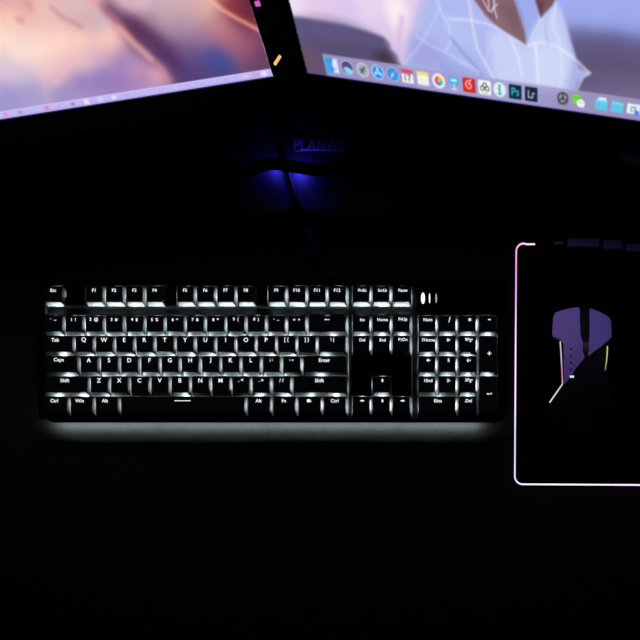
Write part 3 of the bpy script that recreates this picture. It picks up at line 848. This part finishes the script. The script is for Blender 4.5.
# ------------------------------------------------------------------ mouse
mo = W(581, 365, 0)
mouse = thing('mouse', 'angular gaming mouse with a violet top shell and thin glowing side lines on the pad', 'mouse', (mo.x, mo.y, .0036))
Z0 = .0036
def hfun(x, y):
    """height of the mouse back above the desk; x,y world metres relative to mo"""
    t = (y + .058) / .116
    ridge = .020 + .0135 * math.sin(math.pi * min(max(t * .9 + .12, 0), 1)) ** .8
    return Z0 + ridge - 7.0 * (x) ** 2
def onback(px, py, off=0.0):
    z = .03
    for _ in range(12):
        p = W(px, py, z); z = hfun(p.x - mo.x, p.y - mo.y) + off
    p = W(px, py, z)
    return (p.x - mo.x, p.y - mo.y)
def plate(name, poly, off, thick, mat, parent=mouse, step=.004):
    bm = bmesh.new()
    f = bm.faces.new([bm.verts.new((x, y, 0)) for x, y in poly])
    if f.normal.z < 0: f.normal_flip()
    xs = [p[0] for p in poly]; ys = [p[1] for p in poly]
    x = min(xs) + step
    while x < max(xs):
        bmesh.ops.bisect_plane(bm, geom=bm.verts[:] + bm.edges[:] + bm.faces[:], plane_co=(x, 0, 0), plane_no=(1, 0, 0)); x += step
    y = min(ys) + step
    while y < max(ys):
        bmesh.ops.bisect_plane(bm, geom=bm.verts[:] + bm.edges[:] + bm.faces[:], plane_co=(0, y, 0), plane_no=(0, 1, 0)); y += step
    r = bmesh.ops.extrude_face_region(bm, geom=bm.faces[:])
    top = [v for v in r['geom'] if isinstance(v, bmesh.types.BMVert)]
    ts = set(top)
    for v in bm.verts:
        v.co.z = hfun(v.co.x, v.co.y) - Z0 + off + (0 if v in ts else -thick)
    o = from_bm(name, bm, mat, parent)
    bv = o.modifiers.new('edge', 'BEVEL'); bv.width = .0004; bv.segments = 2; bv.limit_method = 'ANGLE'; bv.angle_limit = math.radians(50)
    return o
# body: rings shrinking upwards
outline_px = [(556,314),(566,309),(580,306),(596,307),(608,316),(611.5,330),(609,342),(606,356),(607,372),(611,392),(611,410),(604,424),(592,431),(576,431),(560,426),(551,414),(549,400),(556,390),(561,378),(560.5,360),(559,344),(553,334)]
out = [onback(x, y) for x, y in outline_px]
out = [Vector((x, y, 0)) for x, y in out]
sm = smooth_path(out + [out[0]], 4)[:-1]
cx_ = sum(p.x for p in sm) / len(sm); cy2 = sum(p.y for p in sm) / len(sm)
bm = bmesh.new(); rings = []
rings.append([(cx_ + (p.x - cx_) * .93, cy2 + (p.y - cy2) * .95, 0.0) for p in sm])
rings.append([(cx_ + (p.x - cx_) * .97, cy2 + (p.y - cy2) * .98, .002) for p in sm])
for s, k in ((.93, .35), (.94, .7), (1.0, .94), (.985, 1.0), (.9, None), (.7, None), (.45, None), (.2, None)):
    ring = []
    for p in sm:
        x = cx_ + (p.x - cx_) * s; y = cy2 + (p.y - cy2) * s
        hz = hfun(x, y) - Z0
        ring.append((x, y, hz * k - (.0006 if k == 1.0 else 0) if k else hz - .0004))
    rings.append(ring)
loft(bm, rings)
from_bm('body', bm, M['mousebody'], mouse, True)
shell_l = [(555,312.6),(565,309.2),(576.9,306.9),(579.8,308),(580,322),(580.8,336),(583,341),(583,352),(585,357.5),(578,366),(566,383),(563.8,382),(564,368),(563.9,350),(563.5,342.5),(561,340),(552.6,336),(552.2,332),(553,318)]
plate('shell_panel', [onback(x, y, .0012) for x, y in shell_l], .0012, .0016, M['shell'])
shell_r = [(589.6,309.5),(591.3,308.6),(600,312),(609.5,317.5),(611,321),(611.6,336.5),(609,340),(598,348.5),(588,356.4),(588.6,349),(588.8,341),(589.6,335)]
plate('shell_panel', [onback(x, y, .0012) for x, y in shell_r], .0012, .0016, M['shell'])
# scroll wheel
wx, wy = onback(586, 348, .0); wz = hfun(wx, wy) - Z0
bm = bmesh.new()
bmesh.ops.create_cone(bm, cap_ends=True, segments=28, radius1=.0085, radius2=.0085, depth=.0048, matrix=Matrix.Translation((wx, wy, wz - .0066)) @ Matrix.Rotation(math.pi / 2, 4, 'Y'))
from_bm('scroll_wheel', bm, M['wheel'], mouse)
for py in (349, 355.6, 362.2, 369):
    x, y = onback(571, py, .0014); bm = bmesh.new()
    box(bm, x - .0009, x + .0009, y - .0005, y + .0005, hfun(x, y) - Z0 + .0008, hfun(x, y) - Z0 + .0014)
    from_bm('vent_slot', bm, M['dot'], mouse)
x, y = onback(572, 376.4, .0014); bm = bmesh.new()
box(bm, x - .0019, x + .0019, y - .0006, y + .0006, hfun(x, y) - Z0 + .0006, hfun(x, y) - Z0 + .0016)
o = from_bm('indicator_light', bm, M['mwhite'], mouse)
def line(pxs, cols, rad):
    pts = []
    for px, py in pxs:
        x, y = onback(px, py, .0006); pts.append(Vector((x, y, hfun(x, y) - Z0 + .0006)))
    me = strip_mesh('glow_line', pts, cols, rad); return link('glow_line', me, M['mstrip'], mouse)
line([(560.2,341.6),(560.8,350),(561.4,360),(561.9,370),(562.2,378),(562.5,384),(558,390.5),(549.6,402.6)],
     [(206,206,190),(186,196,226),(196,186,222),(220,120,190),(200,130,170),(214,196,190),(226,220,190),(228,224,196)], .00055)
line([(607.4,346.4),(607.2,354),(606.4,362),(605.3,370)], [(206,206,150),(196,206,150),(176,186,140),(120,126,100)], .0005)

# ------------------------------------------------------------------ world and view
w = bpy.data.worlds.new('world'); bpy.context.scene.world = w; w.use_nodes = True
w.node_tree.nodes['Background'].inputs[0].default_value = (.02, .02, .03, 1)
w.node_tree.nodes['Background'].inputs[1].default_value = .05
sc = bpy.context.scene
sc.view_settings.view_transform = 'Standard'; sc.view_settings.look = 'None'
sc.view_settings.gamma = 1.0; sc.view_settings.exposure = 0.0; sc.view_settings.use_curve_mapping = False
sc.cycles.use_denoising = True
sc.cycles.max_bounces = 6
